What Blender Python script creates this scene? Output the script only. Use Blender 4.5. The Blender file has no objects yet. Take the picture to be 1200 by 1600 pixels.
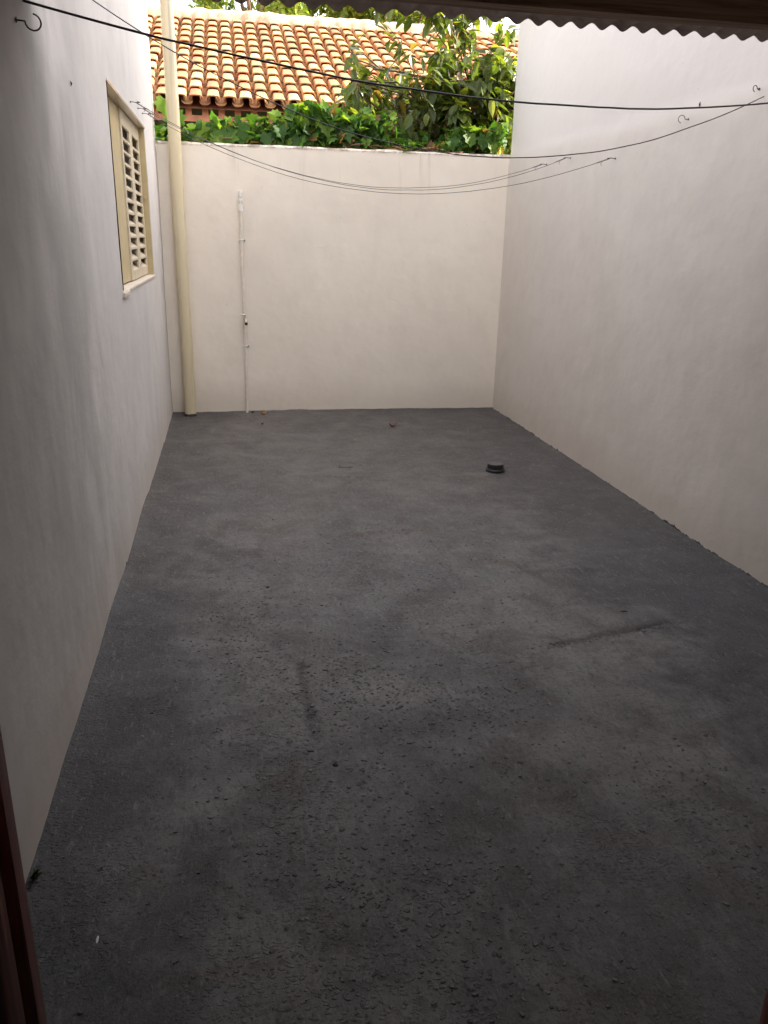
import bpy, bmesh, math, random
from mathutils import Vector, Matrix, noise
random.seed(7)
R = math.radians
scene = bpy.context.scene
C = scene.collection
rnd = random.uniform

# ------------------------------------------------------------------ camera
cam_d = bpy.data.cameras.new('camera')
cam_d.sensor_fit = 'VERTICAL'; cam_d.sensor_height = 32.0
cam_d.lens = 1246.85 / 1600 * 32.0
cam_d.clip_start = 0.02; cam_d.clip_end = 2000
cam = bpy.data.objects.new('camera', cam_d); C.objects.link(cam)
rx = Vector((0.983310226725345, -0.18075040203798862, 0.02074343704538787))
ux = Vector((0.03928947558786201, 0.32228661155029714, 0.9458264519051359))
fx = Vector((0.1776438434772826, 0.9292258241022648, -0.32400930958243374))
M = Matrix((rx, ux, -fx)).transposed().to_4x4()
M.translation = Vector((0, 0, 1.55))
cam.matrix_world = M
scene.camera = cam

# ------------------------------------------------------------------ light
SUN_EL, SUN_K = R(36), 0.0
sdir = Vector((1, -SUN_K, 0)).normalized() * math.cos(SUN_EL) + Vector((0, 0, math.sin(SUN_EL)))
w = bpy.data.worlds.new("World"); scene.world = w; w.use_nodes = True
nt = w.node_tree
sky = nt.nodes.new('ShaderNodeTexSky'); sky.sky_type = 'NISHITA'; sky.sun_disc = False
sky.sun_elevation = SUN_EL; sky.sun_rotation = math.atan2(sdir.x, sdir.y)
sky.dust_density = 3.0; sky.air_density = 1.0; sky.ozone_density = 0.6
bg = nt.nodes['Background']; bg.inputs[1].default_value = 0.15
hs = nt.nodes.new('ShaderNodeHueSaturation'); hs.inputs['Saturation'].default_value = .30   # thin bright haze: a nearly white sky
tn = nt.nodes.new('ShaderNodeMix'); tn.data_type = 'RGBA'; tn.blend_type = 'MULTIPLY'; tn.inputs[0].default_value = 1
tn.inputs[7].default_value = (1.0, .955, .915, 1)
nt.links.new(sky.outputs[0], hs.inputs['Color']); nt.links.new(hs.outputs[0], tn.inputs[6])
nt.links.new(tn.outputs[2], bg.inputs[0])
sun_d = bpy.data.lights.new('sun', 'SUN'); sun_d.energy = 2.0; sun_d.angle = R(0.5)
sun_d.color = (1.0, 0.93, 0.80)
sun = bpy.data.objects.new('sun', sun_d); C.objects.link(sun)
sun.rotation_euler = sdir.to_track_quat('Z', 'Y').to_euler()
scene.view_settings.view_transform = 'Standard'
scene.view_settings.look = 'None'
scene.view_settings.gamma = 1
scene.view_settings.exposure = 2.8
scene.cycles.max_bounces = 12
scene.cycles.diffuse_bounces = 8

# ------------------------------------------------------------------ helpers
XL, XR, D, ZW = -0.5607, 2.4854, 7.3865, 2.262

def tag(o, label=None, cat=None, group=None, kind=None):
    if label: o['label'] = label
    if cat: o['category'] = cat
    if group: o['group'] = group
    if kind: o['kind'] = kind
    return o

def empty(name, loc):
    o = bpy.data.objects.new(name, None); C.objects.link(o); o.location = loc
    o.empty_display_size = 0.1
    return o

class MB:
    def __init__(s): s.v = []; s.f = []; s.a = []
    def add(s, vs, fs, a=0.0):
        n = len(s.v); s.v.extend([tuple(p) for p in vs])
        for f in fs: s.f.append(tuple(i + n for i in f)); s.a.append(a)
    def box(s, x0, x1, y0, y1, z0, z1, a=0.0):
        s.add([(x0,y0,z0),(x1,y0,z0),(x1,y1,z0),(x0,y1,z0),(x0,y0,z1),(x1,y0,z1),(x1,y1,z1),(x0,y1,z1)],
              [(0,3,2,1),(4,5,6,7),(0,1,5,4),(1,2,6,5),(2,3,7,6),(3,0,4,7)], a)
    def tube(s, pts, r, n=8, caps=True, a=0.0):
        pts = [Vector(p) for p in pts]; vs = []; fs = []
        if not hasattr(r, '__len__'): r = [r] * len(pts)
        up = None
        for i, p in enumerate(pts):
            t = (pts[min(i+1, len(pts)-1)] - pts[max(i-1, 0)]).normalized()
            if up is None:
                up = Vector((0,0,1)) if abs(t.z) < .9 else Vector((1,0,0))
            e1 = (up - t * up.dot(t)).normalized(); e2 = t.cross(e1); up = e1
            for k in range(n):
                an = 2*math.pi*k/n
                vs.append(p + (e1*math.cos(an) + e2*math.sin(an)) * r[i])
        for i in range(len(pts)-1):
            for k in range(n):
                fs.append((i*n+k, i*n+(k+1)%n, (i+1)*n+(k+1)%n, (i+1)*n+k))
        if caps:
            fs.append(tuple(range(n-1, -1, -1))); fs.append(tuple((len(pts)-1)*n+k for k in range(n)))
        s.add(vs, fs, a)
    def lathe(s, prof, c, n=32, a=0.0):
        vs = []; fs = []
        for r, z in prof:
            for k in range(n):
                an = 2*math.pi*k/n; vs.append((c[0]+r*math.cos(an), c[1]+r*math.sin(an), c[2]+z))
        m = len(prof)
        for i in range(m-1):
            for k in range(n): fs.append((i*n+k, i*n+(k+1)%n, (i+1)*n+(k+1)%n, (i+1)*n+k))
        fs.append(tuple(range(n-1,-1,-1))); fs.append(tuple((m-1)*n+k for k in range(n)))
        s.add(vs, fs, a)
    def build(s, name, mat, parent=None, smooth=False, bevel=0, origin=None):
        me = bpy.data.meshes.new(name)
        o0 = Vector(origin) if origin else (parent.location if parent else Vector((0,0,0)))
        if parent and parent.parent: o0 = parent.matrix_basis.translation + parent.parent.location
        me.from_pydata([Vector(p) - o0 for p in s.v], [], s.f)
        at = me.attributes.new('rnd', 'FLOAT', 'FACE'); at.data.foreach_set('value', s.a)
        me.materials.append(mat)
        if smooth is True:
            me.polygons.foreach_set('use_smooth', [True]*len(me.polygons))
        elif smooth:
            me.polygons.foreach_set('use_smooth', [True]*len(me.polygons))
            me.set_sharp_from_angle(angle=R(smooth))
        me.update()
        o = bpy.data.objects.new(name, me); C.objects.link(o)
        if parent: o.parent = parent
        if origin: o.location = o0
        if bevel:
            b = o.modifiers.new('bevel', 'BEVEL'); b.width = bevel; b.segments = 2; b.limit_method = 'ANGLE'
        return o

def fbm(x, y, z=0.0, o=4):
    return noise.fractal(Vector((x, y, z)), 1.0, 2.0, o)

# ------------------------------------------------------------------ node materials
class NM:
    def __init__(s, name, rough=0.8, spec=0.3):
        s.m = bpy.data.materials.new(name); s.m.use_nodes = True
        s.t = s.m.node_tree; s.b = s.t.nodes['Principled BSDF']
        s.b.inputs['Roughness'].default_value = rough
        s.b.inputs['Specular IOR Level'].default_value = spec
    def n(s, typ, **k):
        nd = s.t.nodes.new(typ)
        for a, v in k.items(): setattr(nd, a, v)
        return nd
    def l(s, a, b): s.t.links.new(a, b)
    def val(s, nd, i, v):
        if hasattr(v, 'is_output'): s.l(v, nd.inputs[i])
        else: nd.inputs[i].default_value = v
    def pos(s):
        return s.n('ShaderNodeNewGeometry').outputs['Position']
    def scaled(s, v, sc, off=(0,0,0)):
        m = s.n('ShaderNodeMapping'); s.l(v, m.inputs[0]); m.inputs['Scale'].default_value = sc
        m.inputs['Location'].default_value = off
        return m.outputs[0]
    def noise(s, v, sc, det=4, rough=.55, dist=0):
        nd = s.n('ShaderNodeTexNoise'); s.l(v, nd.inputs['Vector'])
        nd.inputs['Scale'].default_value = sc; nd.inputs['Detail'].default_value = det
        nd.inputs['Roughness'].default_value = rough; nd.inputs['Distortion'].default_value = dist
        return nd.outputs['Fac']
    def voro(s, v, sc, feat='F1', out='Distance'):
        nd = s.n('ShaderNodeTexVoronoi', feature=feat); s.l(v, nd.inputs['Vector'])
        nd.inputs['Scale'].default_value = sc
        return nd.outputs[out]
    def ramp(s, f, a, b, lo=0., hi=1.):
        nd = s.n('ShaderNodeMapRange', interpolation_type='SMOOTHSTEP'); s.l(f, nd.inputs[0])
        nd.inputs[1].default_value = a; nd.inputs[2].default_value = b
        nd.inputs[3].default_value = lo; nd.inputs[4].default_value = hi
        return nd.outputs[0]
    def mix(s, f, a, b, mode='MIX'):
        nd = s.n('ShaderNodeMix', data_type='RGBA', blend_type=mode)
        s.val(nd, 0, f)
        for i, c in ((6, a), (7, b)):
            if hasattr(c, 'is_output'): s.l(c, nd.inputs[i])
            else: nd.inputs[i].default_value = (*c, 1)
        return nd.outputs[2]
    def math(s, op, a, b=0.0):
        nd = s.n('ShaderNodeMath', operation=op); s.val(nd, 0, a); s.val(nd, 1, b)
        return nd.outputs[0]
    def sep(s, v):
        nd = s.n('ShaderNodeSeparateXYZ'); s.l(v, nd.inputs[0]); return nd.outputs
    def comb(s, x, y, z):
        nd = s.n('ShaderNodeCombineXYZ'); s.val(nd, 0, x); s.val(nd, 1, y); s.val(nd, 2, z)
        return nd.outputs[0]
    def color(s, c):
        if hasattr(c, 'is_output'): s.l(c, s.b.inputs['Base Color'])
        else: s.b.inputs['Base Color'].default_value = (*c, 1)
    def bump(s, h, dist, strength=1.0):
        nd = s.n('ShaderNodeBump'); s.l(h, nd.inputs['Height']); nd.inputs['Distance'].default_value = dist
        nd.inputs['Strength'].default_value = strength
        if s.b.inputs['Normal'].is_linked: s.l(s.b.inputs['Normal'].links[0].from_socket, nd.inputs['Normal'])
        s.l(nd.outputs[0], s.b.inputs['Normal'])

PAINT = (0.060, 0.057, 0.058)

def plaster(name, base, low, stain=0.25, zlow=0.0, edge=True, streak=True, upper=False, drip=False, near=False):
    m = NM(name, .85, .25); p = m.pos()
    big = m.noise(p, .9, 5, .6)
    mid = m.noise(p, 5, 5, .6, .3)
    c = m.mix(m.ramp(big, .35, .7), base, low)
    c = m.mix(m.ramp(mid, .42, .75, 0, .22), c, tuple(x*.86 for x in low))
    if streak:
        st = m.noise(m.scaled(p, (1.3, 1.3, .40)), 1.7, 4, .5, 1.0)
        c = m.mix(m.ramp(st, .52, .78, 0, stain), c, (0.42, 0.41, 0.40))
    if upper:   # later, whiter extension above the old wall head
        zz = m.math('ADD', m.sep(p)[2], m.math('MULTIPLY', m.math('SUBTRACT', m.noise(p, 2.5, 3), .5), .05))
        c = m.mix(m.ramp(zz, 2.21, 2.29), c, (.68,.635,.60))
    if drip:    # dirty runs below the wall head
        zt = m.ramp(m.sep(p)[2], 1.75, 2.27)
        dn = m.noise(m.scaled(p, (9, 9, .5), (1.3,0,0)), 1.3, 4, .6, .3)
        c = m.mix(m.math('MULTIPLY', zt, m.ramp(dn, .58, .74, 0, .30)), c, (.40,.36,.31))
        lf_ = m.ramp(m.sep(p)[2], 2.235, 2.262, 0, .6)
        c = m.mix(m.math('MULTIPLY', lf_, m.ramp(m.noise(p, 14, 4, .7), .42, .6)), c, (.22,.15,.11))
    if near:    # porch roof shade painted as soft blotches into the house wall colour
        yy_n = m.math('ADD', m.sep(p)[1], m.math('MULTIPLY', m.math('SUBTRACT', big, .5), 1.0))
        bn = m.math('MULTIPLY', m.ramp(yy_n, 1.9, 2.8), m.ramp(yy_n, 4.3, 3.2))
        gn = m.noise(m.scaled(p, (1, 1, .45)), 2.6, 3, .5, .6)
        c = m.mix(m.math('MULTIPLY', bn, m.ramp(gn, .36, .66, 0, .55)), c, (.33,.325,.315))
    # scuffs
    sc = m.noise(m.scaled(p, (2.2, 2.2, 5)), 2.2, 4, .55, 1.6)
    c = m.mix(m.ramp(sc, .70, .80, 0, .25), c, (0.5, 0.47, 0.42))
    # small dark pits
    vd = m.voro(p, 7.0)
    c = m.mix(m.ramp(vd, .012, .03, .55, 0), c, (0.22, 0.19, 0.16))
    if edge:
        xyz = m.sep(p)
        nz = m.noise(p, 16, 4, .7, .4)
        nz2 = m.noise(p, 2.2, 2, .5)
        h = m.math('ADD', m.math('MULTIPLY', m.math('SUBTRACT', nz, .5), .06), m.math('MULTIPLY', m.math('SUBTRACT', nz2, .45), .035))
        h = m.math('ADD', h, .004)
        c2 = m.mix(m.ramp(m.math('SUBTRACT', xyz[2], h), .05, .35, .30, 0), c, (0.50, 0.42, 0.33))
        k = m.ramp(m.math('SUBTRACT', xyz[2], h), -.001, .0015, 1, 0)
        c = m.mix(k, c2, PAINT)
    m.color(c)
    m.bump(m.noise(p, 2.6, 3, .5), .022, .7)
    m.bump(m.noise(p, 60, 4, .6), .0010, .55)
    m.bump(m.noise(m.scaled(p, (1,1,2)), 8, 5, .6), .004, .5)
    return m.m

M_back = plaster('cream plaster', (.87,.79,.685), (.82,.735,.63), .10, drip=True)
M_right = plaster('white plaster', (.655,.60,.552), (.61,.555,.505), .10, upper=True)
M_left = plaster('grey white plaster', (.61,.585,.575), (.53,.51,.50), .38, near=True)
M_inner = plaster('room plaster', (.62,.59,.55), (.58,.55,.50), .1, edge=False)

def floor_mat():
    m = NM('painted concrete', .72, .35); p = m.pos()
    n1 = m.noise(p, 1.1, 5, .6, .6); n2 = m.noise(p, 4.0, 6, .65, .4); n3 = m.noise(m.scaled(p,(1,.45,1)), 9, 5, .6)
    c = m.mix(m.ramp(n1, .40, .62), (.116,.115,.122), (.215,.206,.202))
    c = m.mix(m.ramp(n2, .45, .68, 0, .5), c, (.086,.071,.064))
    c = m.mix(m.ramp(n3, .50, .72, 0, .45), c, (.24,.235,.23))
    n4 = m.noise(m.scaled(p, (1,1,1), (7,3,0)), 2.2, 4, .6, 1.2)
    c = m.mix(m.ramp(n4, .56, .70, 0, .7), c, (.090,.066,.052))
    n5 = m.noise(m.scaled(p, (1,1,1), (1,9,0)), 1.7, 5, .6, .8)
    c = m.mix(m.ramp(n5, .58, .72, 0, .5), c, (.18,.195,.205))
    sta = m.n('ShaderNodeAttribute', attribute_name='stain').outputs['Fac']
    c = m.mix(m.math('MULTIPLY', sta, .85), c, (.040,.033,.032))
    xx = m.sep(p)[0]
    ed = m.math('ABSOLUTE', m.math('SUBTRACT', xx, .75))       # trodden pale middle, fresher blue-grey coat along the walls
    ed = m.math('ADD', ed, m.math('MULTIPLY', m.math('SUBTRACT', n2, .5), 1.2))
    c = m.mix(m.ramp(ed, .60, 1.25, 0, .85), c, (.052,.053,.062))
    fy = m.ramp(m.math('ADD', m.sep(p)[1], m.math('MULTIPLY', n1, 3.0)), 3.8, 6.8, 0, .62)   # older browner coat at the far end
    c = m.mix(fy, c, (.070,.055,.046))
    n6 = m.noise(m.scaled(p, (1.4,.6,1), (4,4,0)), 26, 6, .75, .5)
    c = m.mix(m.ramp(n6, .50, .68, 0, .65), c, (.060,.054,.052))
    n7 = m.noise(m.scaled(p, (1.6,.5,1), (9,2,0)), 34, 6, .75, .3)
    c = m.mix(m.ramp(n7, .54, .68, 0, .5), c, (.27,.265,.26))
    vd = m.voro(p, 5.0); c = m.mix(m.ramp(vd, .02, .05, .8, 0), c, (.012,.011,.010))
    n8 = m.noise(m.scaled(p, (.7,5,1), (2,8,0)), 3.2, 6, .7, .5)
    c = m.mix(m.ramp(n8, .50, .70, 0, .38), c, (.070,.064,.062))
    n9 = m.noise(m.scaled(p, (1,1,1), (3,3,0)), 60, 6, .8)
    c = m.mix(m.ramp(n9, .50, .62, 0, .55), c, (.045,.042,.043))
    grain = m.noise(p, 160, 3, .6)
    c = m.mix(m.ramp(grain, .35, .65, 0, .22), c, (.26,.25,.24))
    m.color(c)
    m.l(m.ramp(n2, .3, .7, .58, .85), m.b.inputs['Roughness'])
    # embedded coarse chips under the paint, in patches
    wob = m.n('ShaderNodeVectorMath', operation='ADD')
    nv = m.n('ShaderNodeTexNoise'); m.l(p, nv.inputs['Vector']); nv.inputs['Scale'].default_value = 30
    sv = m.n('ShaderNodeVectorMath', operation='SCALE'); m.l(nv.outputs['Color'], sv.inputs[0]); sv.inputs[3].default_value = .03
    m.l(p, wob.inputs[0]); m.l(sv.outputs[0], wob.inputs[1])
    vo = m.voro(m.scaled(wob.outputs[0], (1,1.5,1)), 55, 'F1')
    patch = m.ramp(m.noise(m.scaled(p,(1,.7,1),(3,1,0)), 1.5, 4, .6), .46, .60)
    chips = m.math('MULTIPLY', m.ramp(vo, .25, .42, 1, 0), patch)
    m.bump(m.noise(p, 3.5, 4, .6), .02, .5)
    m.bump(m.noise(m.scaled(p,(1,.5,1)), 22, 6, .7), .010, .8)
    m.bump(chips, .006, .8)
    m.bump(m.noise(p, 90, 6, .8), .0036, 1.0)
    return m.m
M_floor = floor_mat()

def simple(name, c, rough=.6, spec=.4, var=.15, sc=20, bump=.0006, metal=0):
    m = NM(name, rough, spec); p = m.pos()
    m.b.inputs['Metallic'].default_value = metal
    f = m.noise(p, sc, 4, .6)
    m.color(m.mix(m.ramp(f, .35, .7), tuple(x*(1-var) for x in c), tuple(min(1,x*(1+var)) for x in c)))
    if bump: m.bump(m.noise(p, sc*4, 3, .6), bump, .6)
    return m.m

M_frame = simple('cream frame paint', (.52,.42,.235), .5, .4, .06, 9)
M_shutter = simple('cream shutter paint', (.58,.50,.37), .55, .4, .08, 14)
M_dark = simple('dark interior', (.015,.012,.010), .9, .1)
M_sill = simple('painted sill', (.62,.55,.46), .7, .3, .08, 14)
M_seam = simple('raw gap', (.06,.035,.02), .9, .1, .4, 40)
M_wire = simple('black cable', (.020,.016,.018), .5, .4, .2, 30)
M_thin = simple('grey wire', (.07,.06,.06), .45, .5, .2, 30)
M_hook = simple('rusty hook', (.06,.045,.035), .55, .5, .4, 200)
M_pvc = simple('wall painted pipe', (.74,.68,.60), .6, .4, .05, 30)
M_fit = simple('white fitting', (.82,.80,.76), .45, .5, .04, 30)
M_chrome = simple('tap metal', (.55,.52,.48), .35, .5, .1, 60, metal=.7)
M_black = simple('black rubber', (.010,.009,.009), .5, .4, .3, 60)
M_cap = simple('dark painted cap', (.022,.020,.020), .42, .5, .3, 80)
M_captop = simple('dusty cap top', (.085,.078,.075), .55, .5, .2, 60)
M_deadleaf = simple('dry leaf', (.50,.27,.09), .7, .3, .3, 60)
M_deadleaf2 = simple('brown leaf', (.22,.10,.06), .7, .3, .3, 60)
M_soil = simple('yard soil', (.10,.075,.05), .95, .1, .4, 2, .02)
M_nwall = simple('neighbour plaster', (.10,.115,.07), .9, .2, .1, 3)
M_fascia = simple('terracotta board', (.46,.20,.12), .8, .2, .15, 12)
M_stone = simple('dark stone', (.02,.018,.016), .8, .3, .3, 80)
M_white = simple('white scrap', (.7,.7,.68), .6, .3, .05, 80)
M_flake = simple('floor grit', (.165,.16,.158), .75, .35, .30, 30, .0008)

def pipe_mat():
    m = NM('cream drain pipe', .38, .45); p = m.pos()
    st = m.noise(m.scaled(p, (14,14,.7)), 1.5, 4, .6)
    c = m.mix(m.ramp(st, .45, .75, 0, .6), (.64,.55,.37), (.47,.41,.29))
    z = m.sep(p)[2]
    c = m.mix(m.math('MULTIPLY', m.ramp(z, 2.3, 3.1, 0, .7), m.ramp(m.noise(m.scaled(p,(30,30,.6),(2,0,0)),1.5,3,.6), .45,.6)), c, (.33,.31,.28))
    m.color(c); m.bump(m.noise(p, 18, 3, .5), .0015, .5)
    return m.m
M_pipe = pipe_mat()

def wood_mat():
    m = NM('dark red varnished wood', .32, .5); p = m.pos()
    g = m.noise(m.scaled(p, (40, 40, 1.6)), 1.5, 6, .65, .6)
    c = m.mix(m.ramp(g, .35, .7), (.10,.020,.014), (.30,.070,.045))
    sc = m.noise(m.scaled(p, (30,30,3.2), (4,2,1)), 1.2, 4, .6)
    c = m.mix(m.ramp(sc, .66, .72, 0, .8), c, (.45,.18,.07))
    m.color(c); m.bump(g, .0008, .5)
    return m.m
M_wood = wood_mat()

def beam_mat():
    m = NM('old timber', .85, .2); p = m.pos()
    g = m.noise(m.scaled(p, (1.2, 30, 30)), 1.8, 6, .65, .5)
    c = m.mix(m.ramp(g, .3, .7), (.14,.075,.045), (.36,.25,.18))
    m.color(c); m.bump(g, .002, .6)
    return m.m
M_beam = beam_mat()
def sheet_mat():
    m = NM('weathered fibre cement', .9, .2); p = m.pos()
    g = m.noise(p, 7, 5, .65, .4)
    c = m.mix(m.ramp(g, .3, .7), (.42,.34,.31), (.60,.52,.48))
    c = m.mix(m.ramp(m.noise(p, 25, 4, .6), .5, .7, 0, .5), c, (.20,.16,.14))
    m.color(c); m.bump(m.noise(p, 90, 3, .6), .001, .6)
    tr = m.n('ShaderNodeBsdfTranslucent'); tr.inputs[0].default_value = (.62,.50,.44,1)   # translucency added to brighten the porch underside and the floor below
    mx = m.n('ShaderNodeMixShader'); mx.inputs[0].default_value = .10
    m.l(m.b.outputs[0], mx.inputs[1]); m.l(tr.outputs[0], mx.inputs[2]); m.l(mx.outputs[0], m.t.nodes['Material Output'].inputs[0])
    return m.m
M_sheet = sheet_mat()

def tile_mat():
    m = NM('terracotta tile', .88, .2); p = m.pos()
    at = m.n('ShaderNodeAttribute', attribute_name='rnd')
    f = at.outputs['Fac']
    cr = m.n('ShaderNodeValToRGB'); m.l(f, cr.inputs[0])
    e = cr.color_ramp.elements
    e[0].position = 0; e[0].color = (.27,.115,.055,1)
    e[1].position = 1; e[1].color = (.47,.285,.135,1)
    a = e.new(.25); a.color = (.35,.17,.08,1)
    b = e.new(.6); b.color = (.41,.225,.10,1)
    g = m.noise(p, 9, 5, .65, .3)
    c = m.mix(m.ramp(g, .48, .72, 0, .5), cr.outputs[0], (.24,.10,.05))
    c = m.mix(m.ramp(m.noise(m.scaled(p,(1,1,1),(5,5,5)), 26, 4, .65), .60, .72, 0, .6), c, (.12,.06,.035))
    m.color(c); m.bump(m.noise(p, 40, 4, .6), .004, .6)
    return m.m
M_tile = tile_mat()
M_mortar = simple('ridge mortar', (.48,.33,.23), .9, .2, .22, 8, .004)

def leaf_mat(name, c0, c1, c2, trans=.45, spec=.4, rough=.45, dead=None):
    m = NM(name, rough, spec)
    at = m.n('ShaderNodeAttribute', attribute_name='rnd')
    cr = m.n('ShaderNodeValToRGB'); m.l(at.outputs['Fac'], cr.inputs[0])
    e = cr.color_ramp.elements
    e[0].position = 0; e[0].color = (*c0,1); e[1].position = 1; e[1].color = (*c2,1)
    k = e.new(.55); k.color = (*c1,1)
    if dead:
        e[0].color = (*dead,1); k = e.new(.035); k.color = (*dead,1); k = e.new(.05); k.color = (*c0,1)
    m.color(cr.outputs[0])
    tr = m.n('ShaderNodeBsdfTranslucent')
    tc = m.mix(1.0, cr.outputs[0], (1.6,1.7,.55), 'MULTIPLY'); m.l(tc, tr.inputs[0])
    mx = m.n('ShaderNodeMixShader'); mx.inputs[0].default_value = trans
    m.l(m.b.outputs[0], mx.inputs[1]); m.l(tr.outputs[0], mx.inputs[2])
    m.l(mx.outputs[0], m.t.nodes['Material Output'].inputs[0])
    return m.m
M_vine = leaf_mat('vine leaf', (.03,.075,.020), (.068,.155,.026), (.21,.30,.045), .40, .3, .5, (.16,.09,.04))
M_tree = leaf_mat('glossy shrub leaf', (.045,.065,.018), (.10,.135,.026), (.30,.31,.05), .45, .5, .35, (.20,.13,.04))
M_far = leaf_mat('sunlit crown leaf', (.06,.105,.014), (.14,.19,.022), (.27,.29,.035), .4, .3, .5)
M_far2 = leaf_mat('grey green crown leaf', (.04,.065,.04), (.07,.11,.06), (.13,.17,.08), .35, .3, .5)
M_weed = leaf_mat('dark weed', (.02,.03,.015), (.035,.05,.02), (.05,.07,.03), .2)
M_bark = simple('bark', (.13,.085,.055), .9, .2, .35, 25, .004)
M_stem = simple('vine stem', (.22,.13,.07), .8, .2, .3, 40, .001)

# ------------------------------------------------------------------ ground
g = MB(); g.add([(-400,-400,-.06),(400,-400,-.06),(400,400,-.06),(-400,400,-.06)], [(0,1,2,3)])
tag(g.build('ground', M_soil), kind='structure')

def seg(px, py, ax, ay, bx, by):
    dx, dy = bx-ax, by-ay; t = max(0, min(1, ((px-ax)*dx+(py-ay)*dy)/(dx*dx+dy*dy)))
    return math.hypot(px-ax-t*dx, py-ay-t*dy), t
def floor_z(x, y):
    z = .010*fbm(x*.9, y*.9, 3.1, 3) + .0045*fbm(x*4, y*3, 1.7, 4) + .0022*fbm(x*16, y*12, .3, 4)
    wob = .022*fbm(x*7, y*7, 9.0, 4)
    for (ax, ay, bx, by, wd, hh) in (
        (1.22,2.70,1.90,2.86,.014,-.012), (1.25,2.79,1.88,2.93,.040,.007),
        (1.22,3.45,1.85,3.42,.025,.012), (1.0,4.1,1.24,2.70,.03,.012),
        (.20,2.75,.215,2.14,.018,-.016), (.48,5.235,1.0,5.14,.02,-.010),
        (.70,2.05,.95,1.75,.02,-.006), (-.45,5.0,.1,4.85,.03,.005),
        (1.1,5.0,2.2,4.7,.03,.004)):
        d, t = seg(x, y, ax, ay, bx, by)
        d += wob
        if d < 4*wd and hh < 0: d = abs(d) + wd*1.2*max(0, fbm(x*40, y*40, 2, 2))
        if d < 4*wd: z += hh*math.exp(-(d/wd)**2) * (.6+.4*math.sin(t*9+ax*7)) * min(1, (1-abs(2*t-1))*4 + .25)
    d = math.hypot((x-1.9)*1.0, (y-2.9)*1.0); z += -.010*math.exp(-(d/.06)**2)
    for (ax, ay) in ((.26,2.076),(.436,2.253),(-.324,2.461),(-.10,2.62),(.06,1.9)):
        d = math.hypot(x-ax, y-ay)
        if d < .05: z -= .008*math.exp(-(d/.010)**2)
    # fillet up to the walls
    e = min(x-XL, XR-x, D-y)
    if e < .06: z += .014*max(0, (1-e/.06))**2
    return z
def grid_mesh(name, xs, ys, fn, mat):
    nx, ny = len(xs), len(ys)
    v = [(x, y, fn(x, y)) for y in ys for x in xs]
    f = [(j*nx+i, j*nx+i+1, (j+1)*nx+i+1, (j+1)*nx+i) for j in range(ny-1) for i in range(nx-1)]
    m = MB(); m.v = v; m.f = f; m.a = [0.0]*len(f)
    return m.build(name, mat, None, True)
xs = [XL-.02 + (XR-XL+.04)*i/270 for i in range(271)]
ys = [-1.2]; 
while ys[-1] < D+.02: ys.append(ys[-1] + (.03 if ys[-1] < .7 else (.008 if ys[-1] < 3.2 else .0135)))
yf = grid_mesh('yard_floor', xs, ys, floor_z, M_floor); tag(yf, kind='structure')
STAINS = [(.60,1.79,.13,.09,.8),(.86,1.90,.15,.06,.6),(1.24,2.20,.20,.12,.45),(-.12,1.65,.06,.05,.6),(.12,2.92,.06,.20,.7),(-.10,3.2,.07,.22,.6),
          (.45,2.70,.16,.12,.7),(.40,1.57,.10,.07,.7),(.18,4.9,.2,.18,.5),(1.05,2.80,.06,.14,.7),(.92,1.84,.12,.05,.5),(1.40,1.58,.08,.12,.5),
          (1.29,4.05,.22,.25,.45),(1.91,2.91,.06,.05,.9),(.24,3.12,.05,.22,.5),(.62,2.25,.16,.09,.5),(1.06,3.15,.06,.2,.4),(.55,1.45,.12,.08,.5)]
def stain(x, y):
    a = 0.0
    wx_ = .05*fbm(x*5, y*5, 3, 4); wy_ = .05*fbm(x*5, y*5, 8, 4)
    for (cx, cy, sx_, sy_, k) in STAINS:
        u = ((x-cx+wx_)/sx_)**2 + ((y-cy+wy_)/sy_)**2
        if u < 6: a = max(a, k*math.exp(-u*.8)*(.75+.5*fbm(x*14, y*14, 1, 3)))
    for (ax, ay, bx, by, wd, k) in ((.20,2.78,.214,2.18,.017,.8),(1.22,2.70,1.90,2.87,.018,.8),(1.24,3.45,1.5,3.44,.010,.5),(.50,5.235,.98,5.14,.012,.5),
                                    (.70,2.05,.95,1.75,.012,.5),(-.35,1.55,-.22,1.53,.006,.6),(-.40,1.90,-.42,1.75,.008,.4)):
        d, t = seg(x, y, ax, ay, bx, by); d = abs(d + .012*fbm(x*9, y*9, 5, 3))
        if d < 4*wd: a = max(a, k*math.exp(-(d/wd)**2)*min(1, (1-abs(2*t-1))*3+.2))
    qx = (x+wx_*.5-1.25)/.62; qy = (y+wy_*.5-2.74-.12*qx)/.66
    if 0 < qx < 1 and 0 < qy < 1: a = max(a, .22*min(1, 6*min(qx, 1-qx))*min(1, 8*min(qy, 1-qy)))
    return max(0, min(1, a))
me_ = yf.data; at_ = me_.attributes.new('stain', 'FLOAT', 'POINT')
at_.data.foreach_set('value', [stain(v.co.x, v.co.y) if .9 < v.co.y < 5.6 else 0.0 for v in me_.vertices])

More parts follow.
